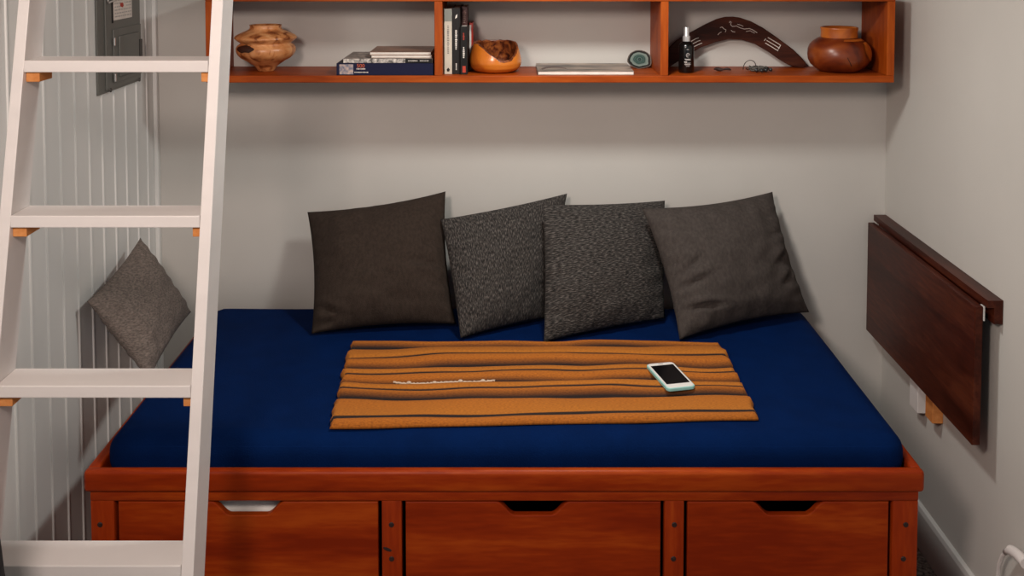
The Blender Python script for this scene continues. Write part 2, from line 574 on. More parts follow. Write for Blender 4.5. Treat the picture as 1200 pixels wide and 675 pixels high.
# ------------------------------------------------------------------ striped throw
def throw_material():
    m, nt, b = nodes_of('orange_striped_wool')
    b.inputs['Roughness'].default_value = 0.9
    uv = nt.nodes.new('ShaderNodeTexCoord')
    sp = nt.nodes.new('ShaderNodeSeparateXYZ')
    nt.links.new(uv.outputs['UV'], sp.inputs[0])
    r = nt.nodes.new('ShaderNodeValToRGB')
    cr = r.color_ramp
    cr.interpolation = 'LINEAR'
    OR = (0.44, 0.130, 0.006, 1)
    OL = (0.48, 0.160, 0.010, 1)
    DK = (0.010, 0.0035, 0.003, 1)
    stripes = [(0.070, 0.018, 0.028), (0.232, 0.006, 0.006), (0.342, 0.016, 0.030), (0.450, 0.006, 0.006), (0.538, 0.013, 0.024), (0.650, 0.006, 0.006), (0.735, 0.019, 0.036), (0.952, 0.010, 0.006)]  # thick ones are dark weave; their soft edges also carry painted shade of the folds
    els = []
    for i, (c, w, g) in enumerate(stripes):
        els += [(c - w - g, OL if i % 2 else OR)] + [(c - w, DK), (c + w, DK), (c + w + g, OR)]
    while len(cr.elements) > 1:
        cr.elements.remove(cr.elements[0])
    cr.elements[0].position = els[0][0]
    cr.elements[0].color = els[0][1]
    for p, c in els[1:32]:
        e = cr.elements.new(p)
        e.color = c
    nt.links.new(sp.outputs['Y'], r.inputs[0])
    # fine weft threads
    mp = nt.nodes.new('ShaderNodeMapping')
    mp.inputs['Scale'].default_value = (150, 300, 1)
    nt.links.new(uv.outputs['UV'], mp.inputs[0])
    n = nt.nodes.new('ShaderNodeTexNoise')
    n.inputs['Scale'].default_value = 1.0
    n.inputs['Detail'].default_value = 4
    nt.links.new(mp.outputs[0], n.inputs['Vector'])
    mul = nt.nodes.new('ShaderNodeMixRGB')
    mul.blend_type = 'MULTIPLY'
    mul.inputs[0].default_value = 0.75
    rr = nt.nodes.new('ShaderNodeValToRGB')
    rr.color_ramp.elements[0].position = 0.30
    rr.color_ramp.elements[0].color = (0.45, 0.40, 0.35, 1)
    rr.color_ramp.elements[1].position = 0.62
    rr.color_ramp.elements[1].color = (1, 1, 1, 1)
    nt.links.new(n.outputs['Fac'], rr.inputs[0])
    nt.links.new(r.outputs[0], mul.inputs[1])
    nt.links.new(rr.outputs[0], mul.inputs[2])
    nt.links.new(mul.outputs[0], b.inputs['Base Color'])
    bp = nt.nodes.new('ShaderNodeBump')
    bp.inputs['Strength'].default_value = 0.5
    bp.inputs['Distance'].default_value = 0.003
    nt.links.new(n.outputs['Fac'], bp.inputs['Height'])
    nt.links.new(bp.outputs[0], b.inputs['Normal'])
    return m


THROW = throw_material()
tTL, tTR, tBR, tBL = (-0.468, -0.420), (0.602, -0.420), (0.6065, -0.884), (-0.441, -0.930)


def throw_xy(u, v):
    x = (tTL[0] * (1 - u) + tTR[0] * u) * (1 - v) + (tBL[0] * (1 - u) + tBR[0] * u) * v
    yy = (tTL[1] * (1 - u) + tTR[1] * u) * (1 - v) + (tBL[1] * (1 - u) + tBR[1] * u) * v
    x += 0.006 * noise.noise(Vector((v * 14, u * 2, 5.0))) + 0.0022 * math.sin(v * 58 + 3 * u)
    yy += 0.006 * noise.noise(Vector((u * 5, v * 2, 8.0)))
    return x, yy


def throw_wave(u, v):
    wob = 0.055 * noise.noise(Vector((u * 3.6, v * 2.2, 2.0))) + 0.012 * noise.noise(Vector((u * 8, v * 4, 4.0)))
    wob *= 1.0 if v < 0.76 else max(0.15, 1 - (v - 0.76) * 6)
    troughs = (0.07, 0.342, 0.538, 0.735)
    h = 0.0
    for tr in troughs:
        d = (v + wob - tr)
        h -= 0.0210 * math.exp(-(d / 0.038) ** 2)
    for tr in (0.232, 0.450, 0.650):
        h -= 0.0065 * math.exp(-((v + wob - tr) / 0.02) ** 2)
    h += 0.0055 * noise.noise(Vector((u * 5, v * 7, 1.0)))
    amp = 1.0 if v < 0.76 else max(0.25, 1 - (v - 0.76) * 6)
    if v > 0.76:
        h -= 0.011 * min(1, (v - 0.76) / 0.18)
    return h * amp if v < 0.76 else h, wob


def throw_mesh(z_top, dv0=0.0):
    bm = bmesh.new()
    uvl = bm.loops.layers.uv.new('UVMap')
    NU, NV = 150, 110
    top, bot, uvs = {}, {}, {}
    for i in range(NU + 1):
        for j in range(NV + 1):
            u, v = i / NU, j / NV
            x, yy = throw_xy(u, v)
            h, wob = throw_wave(u, v)
            e = min(u, 1 - u, v * 0.45, (1 - v) * 0.45) / 0.012
            rnd = math.sqrt(max(0.0, 1 - (1 - min(1, e)) ** 2))
            zb = ZM + 0.0022
            z = zb + (z_top - zb + h) * (0.30 + 0.70 * rnd)
            t = bm.verts.new((x, yy, max(z, zb + 0.001)))
            top[i, j] = t
            uvs[t] = (u, v + wob * min(1, v * 8, (1 - v) * 8))
            if i in (0, NU) or j in (0, NV):
                b_ = bm.verts.new((x, yy, zb))
                bot[i, j] = b_
                uvs[b_] = (u, v)
    for i in range(NU):
        for j in range(NV):
            bm.faces.new((top[i, j], top[i, j + 1], top[i + 1, j + 1], top[i + 1, j]))
    ring = [(i, 0) for i in range(NU)] + [(NU, j) for j in range(NV)] + [(i, NV) for i in range(NU, 0, -1)] + [(0, j) for j in range(NV, 0, -1)]
    for a, b_ in zip(ring, ring[1:] + ring[:1]):
        bm.faces.new((top[a], top[b_], bot[b_], bot[a]))
    bm.faces.new([bot[k] for k in ring])
    bmesh.ops.recalc_face_normals(bm, faces=bm.faces[:])
    for f in bm.faces:
        for lp in f.loops:
            lp[uvl].uv = uvs[lp.vert]
    return bm


mb = MB()
mb.bm.free()
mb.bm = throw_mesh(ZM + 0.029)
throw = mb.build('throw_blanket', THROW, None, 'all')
tag(throw, 'orange wool throw with dark stripes folded on the blue mattress', 'blanket')

# white twisted cord lying on the throw
cordw = mat('cream_cord', (0.62, 0.50, 0.38), 0.85, 0.2, 200)


def zthrow(x, yy):
    v = (tTL[1] - yy) / (tTL[1] - (tBL[1] + tBR[1]) / 2)
    u = (x - tBL[0]) / (tBR[0] - tBL[0])
    return ZM + 0.029 + throw_wave(u, v)[0]


ck = thing('cord_bracelet', 'thin cream twisted cord with small knots lying on the striped throw', 'cord', (-0.18, -0.69, ZM + 0.02))
path = []
for i in range(60):
    t = i / 59
    x = -0.312 + t * 0.267
    yy = -0.700 + 0.004 * math.sin(t * 9) - 0.002 * t
    path.append((x, yy, zthrow(x, yy) + 0.0035 + 0.0008 * math.sin(i * 2.3)))
MB().tube(path, lambda t: 0.0026 + 0.0006 * math.sin(t * 190)).build('twisted_cord', cordw, ck, 'all')
for k in (9, 24, 39, 52):
    p = path[k]
    MB().lathe([(0.0006, -0.007), (0.0042, -0.004), (0.0046, 0.0), (0.0036, 0.004), (0.0006, 0.007)], (0, 0, 0), 10).map(
        lambda v, p=p: (p[0] + v.z + v.x * 0.3, p[1] + v.y, p[2] + 0.0016 + v.x)).build('knot', cordw, ck, 'all')

# ------------------------------------------------------------------ phone
def rrect(w, h, r, n=6):
    pts = []
    for cx, cy, a0 in ((w / 2 - r, h / 2 - r, 0), (-w / 2 + r, h / 2 - r, PI / 2), (-w / 2 + r, -h / 2 + r, PI), (w / 2 - r, -h / 2 + r, 1.5 * PI)):
        for i in range(n + 1):
            a = a0 + PI / 2 * i / n
            pts.append((cx + r * math.cos(a), cy + r * math.sin(a)))
    return pts


PC = (0.4165, -0.693, ZM + 0.0275)
ph = thing('smartphone', 'white smartphone in a pale aqua case lying face up on the throw', 'phone', PC)
MPH = Matrix.Translation(PC) @ Matrix.Rotation(math.radians(13.0), 4, 'Z')
AQUA = mat('aqua_case', (0.30, 0.62, 0.58), 0.5)


def placed(mb, M):
    mb.map(lambda v: M @ v)
    return mb


placed(MB().prism(rrect(0.0775, 0.160, 0.011), 'Z', 0.0, 0.0085, 0.0015), MPH).build('case', AQUA, ph, label='pale aqua case')
placed(MB().prism(rrect(0.0725, 0.155, 0.010), 'Z', 0.0030, 0.0098, 0.0008), MPH).build('front_panel', mat('phone_white', (0.78, 0.76, 0.73), 0.3), ph, label='white bezel')
placed(MB().prism([(x, y + 0.002) for x, y in rrect(0.0635, 0.118, 0.0015, 2)], 'Z', 0.0090, 0.0101), MPH).build('screen', SCREEN, ph, label='black screen')
placed(MB().prism([(x, y + 0.0695) for x, y in rrect(0.014, 0.0018, 0.0008, 2)], 'Z', 0.0092, 0.0100), MPH).build('earpiece', STEELD, ph)

# ------------------------------------------------------------------ wall shelf
YS = -0.240
ZS = 1.3946
sh = thing('wall_shelf', 'long red-brown wooden wall shelf with open compartments above the bed', 'shelf', (0.115, 0, 1.373))
MB().box(-0.926, 1.157, YS, -0.001, 1.3731, ZS, 0.002).build('bottom_board', SX, sh)
MB().box(-0.926, 1.157, YS, -0.001, 1.6195, 1.6405, 0.002).build('top_board', SX, sh)
for x0, x1 in ((-0.926, -0.905), (1.1345, 1.157)):
    MB().box(x0, x1, YS + 0.0005, -0.001, ZS, 1.6195, 0.0015).build('side_panel', SZ, sh)
for x0, x1 in ((-0.2345, -0.2105), (0.4490, 0.4730)):
    MB().box(x0, x1, YS + 0.0005, -0.001, ZS, 1.6195, 0.0015).build('divider', SZ, sh)
ZS += 0.0004
# ------------------------------------------------------------------ pots and bowls
def pot_mat(name, dark, mid, light, scale, rough):
    m, nt, b = nodes_of(name)
    b.inputs['Roughness'].default_value = rough
    tc = nt.nodes.new('ShaderNodeTexCoord')
    n = nt.nodes.new('ShaderNodeTexNoise')
    n.inputs['Scale'].default_value = scale
    n.inputs['Detail'].default_value = 7
    n.inputs['Distortion'].default_value = 0.8
    nt.links.new(tc.outputs['Object'], n.inputs['Vector'])
    r = nt.nodes.new('ShaderNodeValToRGB')
    e = r.color_ramp.elements
    e[0].position, e[0].color = 0.34, (*dark, 1)
    e[1].position, e[1].color = 0.66, (*light, 1)
    q = e.new(0.47)
    q.color = (*mid, 1)
    nt.links.new(n.outputs['Fac'], r.inputs[0])
    nt.links.new(r.outputs[0], b.inputs['Base Color'])
    bp = nt.nodes.new('ShaderNodeBump')
    bp.inputs['Strength'].default_value = 0.25
    bp.inputs['Distance'].default_value = 0.004
    nt.links.new(n.outputs['Fac'], bp.inputs['Height'])
    nt.links.new(bp.outputs[0], b.inputs['Normal'])
    return m


SPALT = pot_mat('spalted_wood', (0.16, 0.040, 0.012), (0.52, 0.205, 0.070), (0.66, 0.33, 0.14), 30, 0.36)
k = 1 / 376.0
prof = [(9, 0), (10, 1.5), (13, 6), (18, 9.5), (23, 12.8), (29, 16), (32.5, 19.5), (34.3, 23), (34.6, 27), (33, 30), (29.2, 32.6), (29.2, 33.8), (32.5, 36.0), (35.8, 38.8), (36.0, 40.2),
        (34, 42.3), (29, 45), (24.5, 47), (20, 49), (18.4, 50.5), (18.0, 53), (18.8, 54.5), (17.2, 54.5), (15.5, 51), (15, 46), (22, 38), (22, 20), (8, 6), (0.05, 5)]
p1 = thing('turned_wooden_vase', 'pale spalted wooden vase with flared shoulder and narrow foot on the shelf', 'vase', (-0.771, -0.125, ZS))
MB().lathe([(r * k, z * k) for r, z in prof], (-0.771, -0.125, ZS), 64, True, wob=0.02).build('body', SPALT, p1, 'all')
# dark knot recess on the front shoulder
def on_vase(ang, z, out):
    zz = z / k
    for (r0, z0), (r1, z1) in zip(prof, prof[1:22]):
        if z0 <= zz <= z1:
            r = r0 + (r1 - r0) * (zz - z0) / (z1 - z0 + 1e-9)
            break
    return (-0.771 + (r * k + out) * math.cos(ang), -0.125 + (r * k + out) * math.sin(ang), ZS + z)


bmk = bmesh.new()
ctr = (-2.15, 28.5 * k)
krows = []
for f in (0.05, 0.3, 0.55, 0.8, 1.0):
    row = []
    for i in range(18):
        a = 2 * PI * i / 18
        rr = f * (1 + 0.25 * noise.noise(Vector((math.cos(a) * 2, math.sin(a) * 2, 0))))
        row.append(bmk.verts.new(on_vase(ctr[0] + 0.42 * rr * math.cos(a), ctr[1] + 4.2 * k * rr * math.sin(a), 0.0016)))
    krows.append(row)
bmk.faces.new(krows[0])
for A, B in zip(krows, krows[1:]):
    for i in range(18):
        bmk.faces.new((A[i], A[(i + 1) % 18], B[(i + 1) % 18], B[i]))
bmesh.ops.recalc_face_normals(bmk, faces=bmk.faces[:])
mb = MB()
mb.bm.free()
mb.bm = bmk
mb.build('knot_hole', mat('bark_dark', (0.035, 0.009, 0.004), 0.6), p1, 'all', label='dark knot in the wood')

# natural-edge bowl with a ragged dipping rim
BC = (-0.0525, -0.135)
bo = thing('natural_edge_bowl', 'orange turned wooden bowl with a ragged dark bark rim beside the books', 'bowl', (*BC, ZS))
R0 = 31 * k


def rim(a):
    # back high, front right dips
    d = math.atan2(math.sin(a + 1.15), math.cos(a + 1.15))
    h = 0.093 - 0.052 * math.exp(-(d / 0.85) ** 2)
    return h + 0.0035 * noise.noise(Vector((math.cos(a) * 4, math.sin(a) * 4, 0.3)))


def brad(t):
    z = t
    pts = [(0.0, 0.66), (0.05, 0.82), (0.15, 0.94), (0.3, 1.0), (0.45, 0.985), (0.65, 0.93), (0.85, 0.86), (1.0, 0.80)]
    for (a, ra), (b_, rb) in zip(pts, pts[1:]):
        if a <= z <= b_:
            return ra + (rb - ra) * (z - a) / (b_ - a)
    return 0.80


def bowl_surface(inner, seg=72, nr=18):
    t = bmesh.new()
    off = 0.0065 if inner else 0.0
    z0 = 0.010 if inner else 0.0
    rings = []
    for j in range(nr + 1):
        ring = []
        for i in range(seg):
            a = 2 * PI * i / seg
            z = z0 + (rim(a) - z0) * j / nr
            r = (brad(z / 0.095) * R0 - off)
            if inner:
                r *= 1 - 0.03 * (1 - j / nr) + 0.04 * noise.noise(Vector((math.cos(a) * 6, math.sin(a) * 6, z * 90))) * (1 - j / nr)
            ring.append(t.verts.new((BC[0] + r * math.cos(a), BC[1] + r * math.sin(a), ZS + z)))
        rings.append(ring)
    for A, B in zip(rings, rings[1:]):
        for i in range(seg):
            t.faces.new((A[i], A[(i + 1) % seg], B[(i + 1) % seg], B[i]))
    t.faces.new(rings[0])
    return t, rings


t, _ = bowl_surface(False)
bmesh.ops.recalc_face_normals(t, faces=t.faces[:])
mb = MB()
mb.merge(t)
mb.build('outer_wall', pot_mat('orange_wood', (0.42, 0.10, 0.012), (0.56, 0.155, 0.015), (0.62, 0.20, 0.03), 9, 0.22), bo, 'all')
t, rings = bowl_surface(True)
seg = 72
outer = [t.verts.new((BC[0] + brad(rim(2 * PI * i / seg) / 0.095) * R0 * 1.004 * math.cos(2 * PI * i / seg), BC[1] + brad(rim(2 * PI * i / seg) / 0.095) * R0 * 1.004 * math.sin(2 * PI * i / seg), ZS + rim(2 * PI * i / seg) + 0.0002)) for i in range(seg)]
lip = [t.verts.new((BC[0] + (v.co.x - BC[0]) * 1.008, BC[1] + (v.co.y - BC[1]) * 1.008, v.co.z - 0.0055)) for v in outer]
for i in range(seg):
    t.faces.new((rings[-1][i], rings[-1][(i + 1) % seg], outer[(i + 1) % seg], outer[i]))
    t.faces.new((outer[i], outer[(i + 1) % seg], lip[(i + 1) % seg], lip[i]))
mb = MB()
mb.merge(t)
mb.build('bark_rim', pot_mat('bark', (0.03, 0.006, 0.003), (0.13, 0.028, 0.008), (0.30, 0.085, 0.02), 60, 0.35), bo, 'all', label='dark rough bark inside and along the rim')

# gourd-shaped pot at the right end
GC = (1.0225, -0.130)
go = thing('gourd_pot', 'round red-brown gourd pot with a short collar at the shelf right end', 'pot', (*GC, ZS))
RB = pot_mat('gourd_brown', (0.060, 0.008, 0.003), (0.150, 0.024, 0.005), (0.25, 0.055, 0.010), 11, 0.34)
prof = [(18, 0), (22, 0.8), (28, 4), (32.5, 8.5), (35.2, 14), (36, 20), (35.2, 26), (32.8, 31.5), (29, 35.5), (24, 39), (21, 40.2)]
MB().lathe([(r * k, z * k) for r, z in prof], (*GC, ZS), 56, True, wob=0.03, seed=3).build('body', RB, go, 'all')
ORG = pot_mat('gourd_orange', (0.33, 0.075, 0.010), (0.47, 0.125, 0.016), (0.55, 0.17, 0.03), 12, 0.35)
MB().lathe([(r * k, z * k) for r, z in [(20.8, 39.6), (21.0, 42), (20.6, 46), (21.4, 50.5), (21.6, 51.6), (20.2, 52.2), (18.2, 51.6), (17.8, 46), (17.8, 40), (20.8, 39.6)]], (*GC, ZS), 48, False).build('collar', ORG, go, 'all', label='orange collar')
# lighter orange shoulder patch on the right
t = bmesh.new()
rows = []
for j in range(13):
    zz = 14 + (39.3 - 14) * j / 12
    for (r0, z0), (r1, z1) in zip(prof, prof[1:]):
        if z0 <= zz <= z1:
            r = r0 + (r1 - r0) * (zz - z0) / (z1 - z0)
    a0 = -0.62 - 0.30 * math.sin(j / 12 * PI) + (-1.0 if j > 10 else 0)
    rows.append([t.verts.new((GC[0] + (r * k * 1.025 + 0.0006) * math.cos(a0 + (0.9 - a0) * i / 16), GC[1] + (r * k * 1.025 + 0.0006) * math.sin(a0 + (0.9 - a0) * i / 16), ZS + zz * k)) for i in range(17)])
for A, B in zip(rows, rows[1:]):
    for i in range(16):
        t.faces.new((A[i], A[i + 1], B[i + 1], B[i]))
mb = MB()
mb.merge(t)
mb.build('shoulder_patch', ORG, go, 'all', label='pale orange patch of skin')
MB().tube([(GC[0] - 0.004 + 0.004 * i, GC[1] - 36 * k * 1.0 + 0.0006 * i * i - 0.0005, ZS + (20 - 2.6 * i) * k) for i in range(5)], 0.0011).build('crack', PLUG, go)

# ------------------------------------------------------------------ books
def scrib(mb, x0, x1, y, z0, z1, n, seed, vert=False, w=0.0010):
    """a run of small illegible strokes on a spine or cover facing -Y"""
    rnd = random.Random(seed)
    for i in range(n):
        if vert:
            z = z1 - (z1 - z0) * (i + 0.5) / n
            hh = abs(z1 - z0) / n * rnd.uniform(0.25, 0.40)
            a = rnd.uniform(0.0, 0.5) * (x1 - x0)
            mb.box(x0 + a * 0.4, x1 - a * 0.6, y, y + 0.0006, z - hh, z + hh)
        else:
            x = x0 + (x1 - x0) * (i + 0.5) / n
            hh = (x1 - x0) / n * rnd.uniform(0.25, 0.40)
            a = rnd.uniform(0.0, 0.4) * (z1 - z0)
            mb.box(x - hh, x + hh, y, y + 0.0006, z0 + a * 0.5, z1 - a * 0.5)
    return mb


def flat_book(name, label, group, x0, x1, yf, yb, z0, z1, cover, spine_front=True, cat='book', cov=0.0022):
    """a book lying flat; its spine (or page edge) faces the room"""
    t = thing(name, label, cat, ((x0 + x1) / 2, (yf + yb) / 2, z0), group)
    c = MB()
    c.box(x0, x1, yf, yb, z0, z0 + cov, 0.0004, 1)
    c.box(x0, x1, yf, yb, z1 - cov, z1, 0.0004, 1)
    if spine_front:
        c.box(x0, x1, yf - 0.0004, yf + cov, z0, z1, 0.0005, 1)
    c.build('cover', cover, t)
    MB().box(x0 + 0.002, x1 - 0.002, yf + (cov if spine_front else 0.001), yb - 0.002, z0 + cov, z1 - cov).build('pages', PAPER, t)
    return t


GB = 'books stacked flat on the shelf'
COLLAGE = mat('grey_collage', (0.30, 0.25, 0.22), 0.5, 0.85, 45, dark=(0.03, 0.028, 0.026))
SPOT = mat('black_white_cover', (0.62, 0.57, 0.52), 0.5, 0.5, 95, dark=(0.02, 0.02, 0.02))
b = flat_book('hardback_book', 'thick navy blue book with orange 500 on its spine, bottom of the stack', GB, -0.5320, -0.2390, -0.234, -0.025, ZS, ZS + 0.0365, NAVY)
zb = ZS
MB().box(-0.523, -0.481, -0.2350, -0.2343, zb + 0.003, zb + 0.0335).build('cover_picture', mat('spine_photo', (0.36, 0.27, 0.23), 0.5, 0.9, 90, dark=(0.05, 0.10, 0.20)), b)
text('title', '500', 0.0165, at(-0.4585, -0.2350, zb + 0.0285), ORP, b)
mm = MB()
scrib(mm, -0.472, -0.444, -0.2350, zb + 0.0175, zb + 0.0215, 9, 3)
scrib(mm, -0.478, -0.436, -0.2350, zb + 0.0075, zb + 0.0110, 13, 4)
mm.build('subtitle', WPRINT, b)
z1 = ZS + 0.0369
b = flat_book('paperback_book', 'black and white patterned paperback lying on the navy book', GB, -0.5125, -0.2420, -0.229, -0.03, z1, z1 + 0.0135, COLLAGE)
MB().box(-0.5115, -0.3240, -0.2302, -0.2295, z1 + 0.0006, z1 + 0.0129).build('spine_pattern', SPOT, b)
MB().box(-0.3240, -0.2425, -0.2302, -0.2295, z1 + 0.0006, z1 + 0.0129).build('spine_panel', BLACK, b)
mm = MB()
scrib(mm, -0.3160, -0.2860, -0.2309, z1 + 0.0052, z1 + 0.0085, 9, 5)
scrib(mm, -0.2800, -0.2530, -0.2309, z1 + 0.0052, z1 + 0.0085, 7, 6)
mm.build('title', WPRINT, b)
z2 = z1 + 0.0139
b = flat_book('magazine', 'thin magazine with pale page edges under the brown-covered one', GB, -0.4300, -0.2440, -0.215, -0.03, z2, z2 + 0.0085, mat('pinkish_cover', (0.42, 0.26, 0.19), 0.5, 0.3, 60), False, 'magazine', 0.0008)
z3 = z2 + 0.0089
b = flat_book('magazine', 'brown-covered magazine topmost on the stack of flat books', GB, -0.4350, -0.2460, -0.212, -0.03, z3, z3 + 0.0090, mat('brown_cover', (0.24, 0.115, 0.070), 0.4, 0.4, 14, stretch=(1, 1, 1)), False, 'magazine', 0.0008)

GU = 'upright books beside the left divider'


def upright_book(name, label, x0, x1, yf, yb, h, cover, lean=0.0):
    t = thing(name, label, 'book', ((x0 + x1) / 2, (yf + yb) / 2, ZS), GU)
    c = MB()
    c.box(x0, x0 + 0.0022, yf, yb, ZS, ZS + h, 0.0004, 1)
    c.box(x1 - 0.0022, x1, yf, yb, ZS, ZS + h, 0.0004, 1)
    c.box(x0, x1, yf - 0.0006, yf + 0.0022, ZS, ZS + h, 0.0006, 1)
    c.build('cover', cover, t)
    MB().box(x0 + 0.0022, x1 - 0.0022, yf + 0.0022, yb - 0.002, ZS + 0.002, ZS + h - 0.003).build('pages', PAPER, t)
    return t


CREAM = mat('cream_cover', (0.56, 0.51, 0.42), 0.5, 0.08, 30)
CHAR = mat('charcoal_cover', (0.012, 0.010, 0.010), 0.55, spec=0.25)
b = upright_book('paperback_book', 'cream-spined book standing against the left divider', -0.2070, -0.1835, -0.205, -0.03, 0.2000, CREAM)
MB().box(-0.2068, -0.1837, -0.2064, -0.2055, ZS + 0.162, ZS + 0.1995).build('spine_panel', mat('sage_panel', (0.20, 0.21, 0.185), 0.5), b)
mm = MB()
scrib(mm, -0.1985, -0.1915, -0.2062, ZS + 0.062, ZS + 0.150, 16, 8, True)
mm.build('title', mat('grey_print', (0.20, 0.18, 0.16), 0.6), b)
MB().prism([(-0.198, ZS + 0.008), (-0.192, ZS + 0.008), (-0.190, ZS + 0.014), (-0.195, ZS + 0.020), (-0.200, ZS + 0.014)], 'Y', -0.2064, -0.2056).build('emblem', CHAR, b)
b = upright_book('hardback_book', 'tall charcoal book with white spine lettering next to the cream one', -0.1825, -0.1590, -0.205, -0.03, 0.2030, CHAR)
mm = MB()
scrib(mm, -0.1740, -0.1670, -0.2062, ZS + 0.075, ZS + 0.136, 13, 10, True)
mm.build('title', WPRINT, b)
mm = MB()
scrib(mm, -0.1725, -0.1680, -0.2062, ZS + 0.012, ZS + 0.034, 6, 11, True)
mm.build('author_name', WPRINT, b)
MB().prism([(-0.1735, ZS + 0.170), (-0.1680, ZS + 0.173), (-0.1665, ZS + 0.184), (-0.1715, ZS + 0.180)], 'Y', -0.2064, -0.2056).build('emblem', WPRINT, b)
MAR = mat('maroon_cover', (0.065, 0.012, 0.010), 0.45)
b = upright_book('paperback_book', 'tall maroon book set back behind the shorter black paperback', -0.1575, -0.1395, -0.130, -0.02, 0.2030, MAR)
mm = MB()
scrib(mm, -0.1545, -0.1430, -0.1312, ZS + 0.150, ZS + 0.190, 9, 12, True)
mm.build('title', mat('pink_print', (0.48, 0.30, 0.26), 0.6), b)
b = upright_book('paperback_book', 'short black paperback with red and white spine lettering near the bowl', -0.1575, -0.1355, -0.215, -0.1325, 0.1470, BLACK)
mm = MB()
scrib(mm, -0.1500, -0.1440, -0.2162, ZS + 0.050, ZS + 0.085, 8, 13, True)
mm.build('title', WPRINT, b)
mm = MB()
scrib(mm, -0.1500, -0.1440, -0.2162, ZS + 0.105, ZS + 0.128, 5, 14, True)
mm.build('author_name', REDP, b)
MB().box(-0.1510, -0.1410, -0.2162, -0.2156, ZS + 0.006, ZS + 0.026).build('emblem', REDP, b)
b = upright_book('paperback_book', 'thin red and white paperback, rightmost of the upright books', -0.1345, -0.1235, -0.0980, -0.006, 0.1490, mat('red_cover', (0.45, 0.03, 0.015), 0.4))
MB().box(-0.1343, -0.1285, -0.0993, -0.0985, ZS + 0.001, ZS + 0.142).build('spine_panel', WPRINT, b)

# magazine lying in the middle compartment
COVER2 = mat('magazine_photo', (0.33, 0.26, 0.21), 0.45, 0.6, 13, dark=(0.035, 0.040, 0.038), stretch=(0.8, 1.6, 1))
b = flat_book('magazine', 'single magazine with a landscape cover lying flat in the middle compartment', None, 0.0780, 0.3720, -0.2230, -0.008, ZS, ZS + 0.0105, COVER2, False, 'magazine', 0.0009)
tt = bmesh.new()
pp = []
for i in range(22):
    t_ = i / 21
    pp.append((0.090 + 0.080 * t_, -0.150 + 0.075 * math.sin(t_ * PI) ** 0.7 - 0.012))
qq = [(x + 0.004, yy - 0.020 - 0.022 * math.sin(j / 21 * PI)) for j, (x, yy) in enumerate(pp)][::-1]
mb = MB()
mb.prism(pp + qq, 'Z', ZS + 0.0104, ZS + 0.0109)
mb.build('cover_picture', mat('picture_brown', (0.07, 0.018, 0.012), 0.4, 0.6, 60), b)

# ------------------------------------------------------------------ agate slice
def agate_material():
    m, nt, bb = nodes_of('agate_rings')
    bb.inputs['Roughness'].default_value = 0.18
    tc = nt.nodes.new('ShaderNodeTexCoord')
    mp = nt.nodes.new('ShaderNodeMapping')
    mp.inputs['Scale'].default_value = (1 / 0.039, 1, 1 / 0.029)
    nt.links.new(tc.outputs['UV'], mp.inputs[0])
    sp = nt.nodes.new('ShaderNodeSeparateXYZ')
    nt.links.new(tc.outputs['UV'], sp.inputs[0])
    n = nt.nodes.new('ShaderNodeTexNoise')
    n.inputs['Scale'].default_value = 7
    nt.links.new(tc.outputs['Object'], n.inputs['Vector'])
    n.inputs['Scale'].default_value = 90
    ma = nt.nodes.new('ShaderNodeMath')
    ma.operation = 'MULTIPLY_ADD'
    ma.inputs[1].default_value = 0.16
    nt.links.new(n.outputs['Fac'], ma.inputs[0])
    nt.links.new(sp.outputs['X'], ma.inputs[2])
    sb = nt.nodes.new('ShaderNodeMath')
    sb.operation = 'SUBTRACT'
    sb.inputs[1].default_value = 0.08
    nt.links.new(ma.outputs[0], sb.inputs[0])
    r = nt.nodes.new('ShaderNodeValToRGB')
    cr = r.color_ramp
    stops = [(0.0, (0.05, 0.09, 0.08)), (0.10, (0.010, 0.025, 0.022)), (0.20, (0.08, 0.13, 0.115)), (0.28, (0.015, 0.045, 0.038)), (0.38, (0.06, 0.11, 0.095)), (0.46, (0.015, 0.045, 0.038)),
             (0.55, (0.13, 0.18, 0.16)), (0.72, (0.19, 0.24, 0.21)), (0.77, (0.012, 0.012, 0.010)), (0.93, (0.008, 0.007, 0.006)), (0.96, (0.22, 0.18, 0.15)), (1.0, (0.03, 0.018, 0.012))]
    cr.elements[0].position, cr.elements[0].color = stops[0][0], (*stops[0][1], 1)
    cr.elements[1].position, cr.elements[1].color = stops[-1][0], (*stops[-1][1], 1)
    for p, c in stops[1:-1]:
        cr.elements.new(p).color = (*c, 1)
    nt.links.new(sb.outputs[0], r.inputs[0])
    nt.links.new(r.outputs[0], bb.inputs['Base Color'])
    return m


bm = bmesh.new()
uvl = bm.loops.layers.uv.new('UVMap')
AC = Vector((0.4080, -0.052, ZS + 0.0300))
NA, NR = 48, 14
uvs = {}


def arad(a):
    ca, sa = math.cos(a), math.sin(a)
    r = 1 / math.sqrt((ca / 0.0375) ** 2 + (sa / 0.0300) ** 2)
    r *= 1 + 0.14 * math.exp(-((a - 5.75) / 0.28) ** 2) + 0.08 * math.exp(-((a - 3.35) / 0.3) ** 2)
    return r * (1 + 0.025 * noise.noise(Vector((ca * 4, sa * 4, 0))))


def apos(a, f, yy):
    r = arad(a) * f
    return Vector((AC.x + r * math.cos(a), AC.y + yy + (r * math.sin(a)) * 0.28, AC.z + r * math.sin(a) * 0.96))


